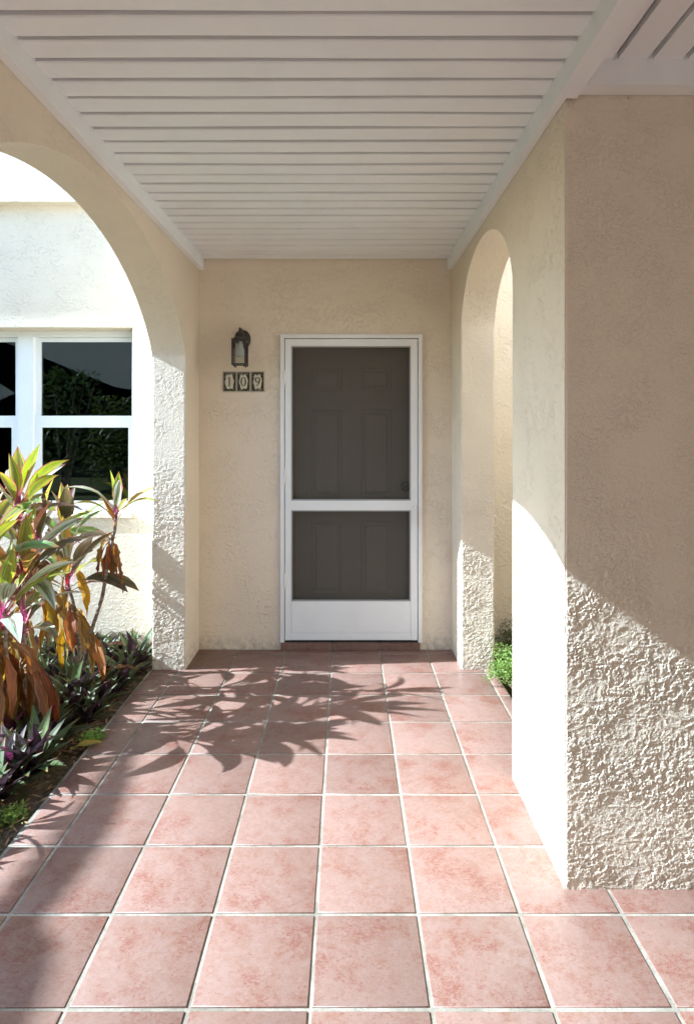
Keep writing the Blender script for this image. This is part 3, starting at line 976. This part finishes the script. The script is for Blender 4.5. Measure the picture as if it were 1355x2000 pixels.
def cordyline(label, x, y, zc, base, mix, counts, seed, hang=6, lean=(0, 0), scale=1.15, dead=('leaf_dead', 'leaf_dead', 'leaf_dead', 'leaf_tan', 'leaf_gold'), drop=0.12, leaf_scale=1.0):
    """base = (x,y) of the foot; zc = height of the growing point."""
    r = random.Random(seed)
    root = tag(empty('cordyline', (base[0], base[1], -0.03)), label, 'plant', 'cordylines in the planted bed')
    top = Vector((x-base[0], y-base[1], zc+0.03))
    # stem
    bm = bmesh.new()
    pts = []
    for i in range(12):
        t = i/11
        b = Vector((0, 0, 0)).lerp(top, t)
        b.x += 0.03*math.sin(t*3.1)*(1 if seed % 2 else -1)+0.006*math.sin(t*17+seed)
        b.y += 0.02*math.sin(t*2.7+seed)*math.sin(t*PI)
        pts.append(b)
    tube(bm, pts, [0.0125-0.004*i/11 for i in range(12)], 8)
    done(bm, 'stem', M['stem'], root, smooth=60)
    az = r.uniform(0, 6.28)
    GA = 2.3999
    tiers = []
    for tname, cnt in counts: tiers += [tname]*cnt
    N = len(tiers)
    def place(name, me, az_, loc, sc):
        o = link(name, me, None, root, loc)
        o.rotation_euler = (r.uniform(-.10, .10), r.uniform(-.12, .12), az_)
        o.scale = (sc, sc*r.uniform(.85, 1.12), sc)
    for i, tname in enumerate(tiers):
        t = i/max(1, N-1)
        mat = r.choice(mix[0] if t < 0.35 else mix[1] if t < 0.75 else mix[2])
        me = leaf_mesh(mat, tname, r.randrange(4))
        loc = Vector((0, 0, 0)).lerp(top, 1)+Vector((r.uniform(-.006, .006), r.uniform(-.006, .006), 0.02-drop*t))
        place('leaf', me, az, loc, leaf_scale*scale*r.uniform(.85, 1.1))
        az += GA+r.uniform(-.25, .25)
    for i in range(hang):
        mat = r.choice(dead)
        f = 1-(drop+0.02+0.10*r.random())/top.length
        tier = 'hang' if scale > 1.0 else 'shrivel'
        place('dead_leaf', leaf_mesh(mat, tier, r.randrange(5)), r.uniform(0, 6.28), top*f, scale*r.uniform(.8, 1.1))
    return root

UPM = (['leaf_lime', 'leaf_pale', 'leaf_pale', 'leaf_pink'], ['leaf_lime', 'leaf_olive', 'leaf_pink', 'leaf_olive'], ['leaf_olive', 'leaf_olive', 'leaf_green'])
YEL = (['leaf_lime', 'leaf_lime', 'leaf_pink'], ['leaf_lime', 'leaf_lime', 'leaf_pale', 'leaf_olive'], ['leaf_olive', 'leaf_lime', 'leaf_green'])
DRK = (['leaf_olive', 'leaf_lime'], ['leaf_olive', 'leaf_olive', 'leaf_green'], ['leaf_olive', 'leaf_green'])
PNK = (['leaf_pink', 'leaf_pale', 'leaf_lime'], ['leaf_pink', 'leaf_pale', 'leaf_lime'], ['leaf_pink', 'leaf_olive', 'leaf_pale'])
PAL = (['leaf_pale', 'leaf_lime'], ['leaf_lime', 'leaf_pale', 'leaf_lime'], ['leaf_lime', 'leaf_gold'])
def at(px, py, d): return (px-677)*d/1217, d, 1.5-(py-833)*d/1217
FULL = [('up', 4), ('mid', 9), ('low', 5)]
def C(label, px, py, d, mix, counts, seed, fx=0.0, fy=0.0, **kw):
    x, y, z = at(px, py, d)
    return cordyline(label, x, y, z, (x+fx, y+fy), mix, counts, seed, **kw)
C('slender cordyline with pale lime leaves standing clear of the others before the dark pane', 226, 1000, 3.42, PAL, [('slimup', 3), ('slim', 8)], 11, fx=-0.28, fy=0.1, hang=11, scale=0.98, leaf_scale=1.3, dead=('leaf_dead', 'leaf_tan'), drop=0.10)
C('tall cordyline with broad yellow-green pink-edged leaves in front of the window mullion', 36, 990, 3.22, YEL, FULL, 22, fx=-0.05, hang=5)
C('bushy front cordyline with pink-ribbed striped leaves above a skirt of brown dead leaves', 132, 1125, 3.52, UPM, [('up', 4), ('mid', 8), ('low', 6)], 33, fx=0.03, fy=0.05, hang=11, scale=1.12)
C('dark olive cordyline tucked between the front bush and the window sill', 126, 1050, 3.75, DRK, [('up', 5), ('mid', 9), ('low', 2)], 47, fx=-0.03, hang=4)
C('cordyline with red and pink arching leaves low by the picture edge', 6, 1190, 2.93, PNK, FULL, 55, fx=-0.03, hang=20)
C('green and olive cordyline behind the red-leaved one, below the tall yellow one', 70, 1075, 3.45, DRK, FULL, 66, fx=-0.06, hang=5)
C('lime cordyline half cut off by the picture edge below the window', -30, 1085, 2.98, YEL, FULL, 77, hang=5)
C('small cordyline hung with dry brown leaves at the front of the bed', 48, 1215, 3.05, DRK, [('mid', 3), ('low', 4)], 88, fx=0.03, hang=20)
C('pink and orange leaved cordyline between the tall yellow one and the front bush', 44, 1118, 3.12, PNK, [('up', 5), ('mid', 6), ('low', 3)], 91, fx=-0.02, hang=5)
# more of the same bed, only partly or not at all inside the frame; they throw the leaf shadows on the tiles
cordyline('cordyline with mixed pink and lime leaves at the bed end by the house', -2.45, 3.75, 0.62, (-2.5, 3.75), UPM, FULL, 99, hang=5)
cordyline('low cordyline beside the walk at the near end of the bed', -1.66, 2.30, 0.30, (-1.68, 2.3), UPM, [('up', 3), ('mid', 6)], 102, hang=2, scale=0.8)

# oyster plants
def oyster_geo(bm, uvl, c, r, size, n, cross=3):
    az = r.uniform(0, 6.28)
    for i in range(n):
        t = i/n
        a0 = R(72-54*t+r.uniform(-10, 10))
        leaf_geo(bm, uvl, size*r.uniform(.75, 1.1)*(0.75+0.5*math.sin(PI*(0.15+0.7*t))), size*0.25*r.uniform(.85, 1.2), a0, a0-R(r.uniform(5, 40)), fold=.45, pet=0.02, n=5,
                 base=(c[0]+r.uniform(-.006, .006), c[1]+r.uniform(-.006, .006), c[2]+0.03*(1-t)), az=az, cross=cross, twist=r.uniform(-.3, .3))
        az += 2.4+r.uniform(-.3, .3)

bm = bmesh.new(); uvl = bm.loops.layers.uv.new('UVMap')
r = random.Random(5)
spots = []
tries = 0
while len(spots) < 420 and tries < 9000:
    tries += 1
    y = r.uniform(2.1, YW-0.05)
    x = r.uniform(-3.1, -1.24)
    lim = -1.28-0.11*sstep(3.7, 2.6, y)-0.02*math.sin(y*9)     # bare strip along the paving
    if y > 3.75 and x > -1.27: continue
    if x > lim: continue
    if any((x-a)**2+(y-b)**2 < 0.0062 for a, b in spots): continue
    spots.append((x, y))
for i, (x, y) in enumerate(spots):
    oyster_geo(bm, uvl, (x, y, -0.03), r, r.uniform(.125, .20), r.randrange(10, 15))
me = bpy.data.meshes.new('ground_cover'); bm.to_mesh(me); bm.free()
gc = link('ground_cover', me, M['oyster'])
tag(gc, 'dark green and purple oyster plants carpeting the bed under the cordylines', 'ground cover', kind='stuff')

def oyster(label, px, py, d, size, n, mat, seed, top=None):
    x, y, z = at(px, py, d)
    root = tag(empty('oyster_plant', (x, y, -0.03)), label, 'plant', 'oyster plants along the paving')
    r = random.Random(seed)
    az = r.uniform(0, 6.28)
    for i in range(n):
        t = i/n
        bm = bmesh.new(); uvl = bm.loops.layers.uv.new('UVMap')
        a0 = R(80-55*t+r.uniform(-8, 8))
        leaf_geo(bm, uvl, size*r.uniform(.8, 1.1)*(0.75+0.5*math.sin(PI*(0.15+0.7*t))), size*0.25, a0, a0-R(r.uniform(5, 40)), fold=.45, pet=0.02, n=6, twist=r.uniform(-.3, .3))
        me = bpy.data.meshes.new('leaf'); bm.to_mesh(me); bm.free()
        o = link('leaf', me, M[top if top and t < 0.3 else mat], root, (r.uniform(-.005, .005), r.uniform(-.005, .005), 0.035*(1-t)))
        o.rotation_euler = (0, 0, az)
        az += 2.4+r.uniform(-.3, .3)
oyster('oyster plant with an open green star of leaves halfway along the paving edge', 150, 1365, 3.38, .23, 13, 'oyster', 1)
oyster('oyster plant leaning on the foot of the arch wall beside the paving corner', 262, 1290, 3.92, .22, 12, 'oyster', 2)
oyster('pink and silver striped oyster plant by the picture edge, lowest of the pink ones', 18, 1500, 2.68, .20, 13, 'oyster_pink', 3, 'oyster_pink')
oyster('oyster plant with a magenta upright leaf in its centre among dark green leaves', 86, 1418, 2.98, .19, 12, 'oyster', 4, 'magenta')
oyster('pinkish oyster plant under the brown hanging cordyline leaves', 25, 1440, 2.92, .19, 12, 'oyster_pink', 5)
oyster('oyster plant with upright grass green leaves nearest to the bare soil strip', 68, 1520, 2.72, .24, 12, 'oyster', 6)

# fallen leaves and small weeds
def fallen(label, px, py, d, mat, L, az, seed):
    x, y, z = at(px, py, d)
    bm = bmesh.new(); uvl = bm.loops.layers.uv.new('UVMap')
    r = random.Random(seed)
    leaf_geo(bm, uvl, L, L*0.23, R(14), R(-12), fold=.5, wave=.12, twist=.5, n=9)
    me = bpy.data.meshes.new('fallen_leaf'); bm.to_mesh(me); bm.free()
    o = link('fallen_leaf', me, M[mat], None, (x, y, z)); o.rotation_euler = (r.uniform(-.2, .2), r.uniform(-.1, .1), az)
    tag(o, label, 'leaf', 'fallen dry leaves')
fallen('curled tan dead leaf lying on the oyster plants near the arch wall foot', 195, 1312, 3.6, 'leaf_tan', .20, 0.25, 1)
fallen('flat golden brown dead leaf on the soil at the paving edge', 137, 1462, 2.87, 'leaf_gold', .14, 0.5, 2)
fallen('long brown dead leaf lying against the house wall foot', 190, 1268, 4.0, 'leaf_dead', .24, 0.1, 3)

bm = bmesh.new(); uvl = bm.loops.layers.uv.new('UVMap')
r = random.Random(31)
for i in range(420):
    y = r.uniform(2.1, 4.1); x = r.uniform(-1.62, -1.225)
    leaf_geo(bm, uvl, r.uniform(.012, .06), r.uniform(.005, .013), R(r.uniform(-6, 18)), R(r.uniform(-25, 5)), fold=.4, n=3, base=(x, y, -0.016+r.uniform(0, .008)), az=r.uniform(0, 6.28), cross=3)
me = bpy.data.meshes.new('leaf_litter'); bm.to_mesh(me); bm.free()
tag(link('leaf_litter', me, M['leaf_tan']), 'bits of dry leaf and mulch strewn over the bare soil strip', 'litter', kind='stuff')

def scrap(label, px, py, d, seed):
    x, y, z = at(px, py, d)
    r = random.Random(seed)
    bm = bmesh.new(); uvl = bm.loops.layers.uv.new('UVMap')
    leaf_geo(bm, uvl, .026, .013, R(20), R(-20), fold=.4, n=5, pet=0.01, cross=3)
    me = bpy.data.meshes.new('fallen_petal'); bm.to_mesh(me); bm.free()
    o = link('fallen_petal', me, M['num_cream'], None, (x, y, 0.001)); o.rotation_euler = (0, 0, r.uniform(0, 6))
    tag(o, label, 'petal', 'pale petals on the tiles')
def floor_d(py): return 1825.5/(py-833)
scrap('tiny pale petal on the tile beside the bed edge', 115, 1496, floor_d(1496), 1)
scrap('tiny pale petal lying in the grout below the number tiles', 455, 1284, floor_d(1284), 2)

def fern_clump(name, label, x, y, z, rad, n, mat, seed, hgt=0.22, cat='plant'):
    """Feathery clump: thin arching stems set with many tiny leaflets."""
    r = random.Random(seed)
    root = tag(empty(name, (x, y, z)), label, cat)
    bs = bmesh.new()
    bm = bmesh.new(); uvl = bm.loops.layers.uv.new('UVMap')
    for i in range(n):
        az = r.uniform(0, 6.28); L = rad*r.uniform(.6, 1.25); up = hgt*r.uniform(.5, 1.2)
        P = []
        for q in range(9):
            t = q/8
            P.append(Vector((math.cos(az)*L*t, math.sin(az)*L*t, up*(math.sin(t*2.3)))))
        tube(bs, P, [0.0016]*8+[0.0006], 4, False)
        for q in range(2, 9):
            for s in range(7):
                c = P[q]+Vector((r.uniform(-1, 1), r.uniform(-1, 1), r.uniform(-.6, .8)))*0.024
                a = r.uniform(0, 6.28); l_ = r.uniform(.008, .018); e = r.uniform(-.7, .9)
                d_ = Vector((math.cos(a)*math.cos(e), math.sin(a)*math.cos(e), math.sin(e)))*l_
                sd_ = d_.cross(Vector((r.uniform(-1, 1), r.uniform(-1, 1), 1))).normalized()*l_*0.28
                f = bm.faces.new([bm.verts.new(p) for p in (c, c+d_*.5+sd_, c+d_, c+d_*.5-sd_)])
                for lp, uv in zip(f.loops, ((.5, .3), (.8, .5), (.5, .8), (.2, .5))): lp[uvl].uv = uv
    done(bs, 'fern_stems', M[mat], root)
    me = bpy.data.meshes.new('foliage'); bm.to_mesh(me); bm.free()
    o = link('foliage', me, M[mat], root); o['kind'] = 'stuff'
    return root
fern_clump('asparagus_fern', 'feathery bright green fern spilling onto the tiles by the right arch', 1.0, 3.62, -0.03, 0.19, 80, 'frond', 3, 0.18)
fern_clump('asparagus_fern', 'dark feathery fern in shade against the wall beyond the right arch', 1.13, 4.05, -0.03, 0.18, 46, 'shrub', 8, 0.20)
fern_clump('weed', 'small bright green weed at the paving edge below a brown leaf', *at(180, 1432, 2.98)[:2], -0.03, 0.05, 12, 'frond', 5, 0.05)
fern_clump('weed', 'tiny clover-like weed tuft at the paving edge near the picture corner', *at(25, 1580, 2.42)[:2], -0.03, 0.04, 9, 'frond', 6, 0.035)

# ------------------------------------------------------------------ beyond the frame: what the panes mirror and what dapples the walk
def palm(label, x, y, h, seed, n=16, L=1.3):
    r = random.Random(seed)
    root = tag(empty('palm_tree', (x, y, -0.1)), label, 'tree')
    bm = bmesh.new()
    tube(bm, [(0.05*math.sin(i), 0.04*math.cos(i*1.3), h*i/7) for i in range(8)], [0.11-0.006*i for i in range(8)], 10)
    done(bm, 'trunk', M['stem'], root, smooth=60)
    fronds = [(90, 14, -14, 1.45, 0.17), (83, 10, -18, 1.3, 0.15)]+[(r.uniform(140, 420), r.uniform(-10, 25), r.uniform(-75, -45), L*r.uniform(.7, 1), 0.22) for _ in range(n)]
    for az, e0, e1, fl, lwid in fronds:
        bm = bmesh.new()
        a0, a1 = R(e0), R(e1)
        P = Vector((0, 0, 0)); pts = []
        m_ = 18
        for q in range(m_+1):
            t = q/m_
            a = a0+(a1-a0)*t
            pts.append((P.copy(), a)); P = P+Vector((math.cos(a), 0, math.sin(a)))*fl/m_
        tube(bm, [p for p, a in pts], [0.012*(1-q/m_)+0.002 for q in range(m_+1)], 5)
        for q in range(2, m_+1):
            p, a = pts[q]
            for s in (-1, 1):
                lw_ = lwid*math.sin(PI*min(1, 0.25+0.7*q/m_))
                d_ = Vector((math.cos(a)*0.6, s*0.8, math.sin(a)*0.5-0.25)).normalized()*lw_
                nn = Vector((math.cos(a), 0, math.sin(a)))*0.05
                bm.faces.new([bm.verts.new(v_) for v_ in (p-nn, p+d_*.5-nn*1.1, p+d_, p+d_*.5+nn*1.1, p+nn)])
        o = done(bm, 'frond', M['shrub'], root, (0, 0, h))
        o.rotation_euler = (0, 0, R(az))
    return root
palm('feathery palm standing out in the garden left of the walk', -6.40, 1.15, 3.80, 4, 16, 0.6)

# garden building mirrored in the panes, widened and raised to block sky light
gb = tag(empty('garden_building', (0, -6.2, -0.1)), 'garden building with a wide arched carport opening, wall raised to block sky light', 'building')
bm = bmesh.new()
pts = [(-13, 0), (-8.6, 0)]
for i in range(25):
    u = -math.cos(PI*i/24)
    pts.append((-6.4+2.2*u, 1.9+0.7*math.sqrt(max(0, 1-u*u))))
pts += [(-4.2, 0), (9, 0), (9, 5.6), (-13, 5.6)]
A = [bm.verts.new((x, 0, z)) for x, z in pts]; B = [bm.verts.new((x, -0.3, z)) for x, z in pts]
fa = bm.faces.new(A); fb = bm.faces.new(B[::-1])
for i in range(len(pts)): bm.faces.new((A[i], B[i], B[(i+1) % len(pts)], A[(i+1) % len(pts)]))
bmesh.ops.triangulate(bm, faces=[fa, fb])
done(bm, 'wall', M['stucco'], gb)
bm = bmesh.new(); bx(bm, -11, 9, -5, -0.31, 3.4, 3.7)
done(bm, 'roof', M['stucco'], gb)
bm = bmesh.new(); bx(bm, -11, 9, -5, -4.8, 0, 3.39)
done(bm, 'back_wall', M['room'], gb)

def bush(label, x, y, h, rad, n, seed):
    r = random.Random(seed)
    root = tag(empty('garden_bush', (x, y, -0.1)), label, 'bush')
    bm = bmesh.new()
    for i in range(6):
        a = r.uniform(0, 6.28)
        tube(bm, [(0, 0, 0), (math.cos(a)*rad*.3, math.sin(a)*rad*.3, h*.5), (math.cos(a)*rad*.6, math.sin(a)*rad*.6, h*.9)], [.03, .02, .006], 6)
    done(bm, 'branches', M['stem'], root)
    bm = bmesh.new(); uvl = bm.loops.layers.uv.new('UVMap')
    for i in range(n):
        a, q = r.uniform(0, 6.28), r.random()**0.5
        z = h*r.uniform(.25, 1.0)
        k = rad*q*(1.05-0.7*abs(z/h-.5))
        leaf_geo(bm, uvl, r.uniform(.09, .16), r.uniform(.04, .07), R(r.uniform(-10, 60)), R(r.uniform(-60, 20)), n=3, base=(math.cos(a)*k, math.sin(a)*k, z), az=r.uniform(0, 6.28), cross=3)
    me = bpy.data.meshes.new('foliage'); bm.to_mesh(me); bm.free()
    o = link('foliage', me, M['shrub'], root); o['kind'] = 'stuff'
bush('loose leafy garden bush on the lawn behind the planted bed', -3.9, -2.4, 2.1, 0.8, 1500, 2)
bush('taller ragged garden bush farther out on the lawn', -5.6, -3.6, 2.7, 0.9, 1500, 5)
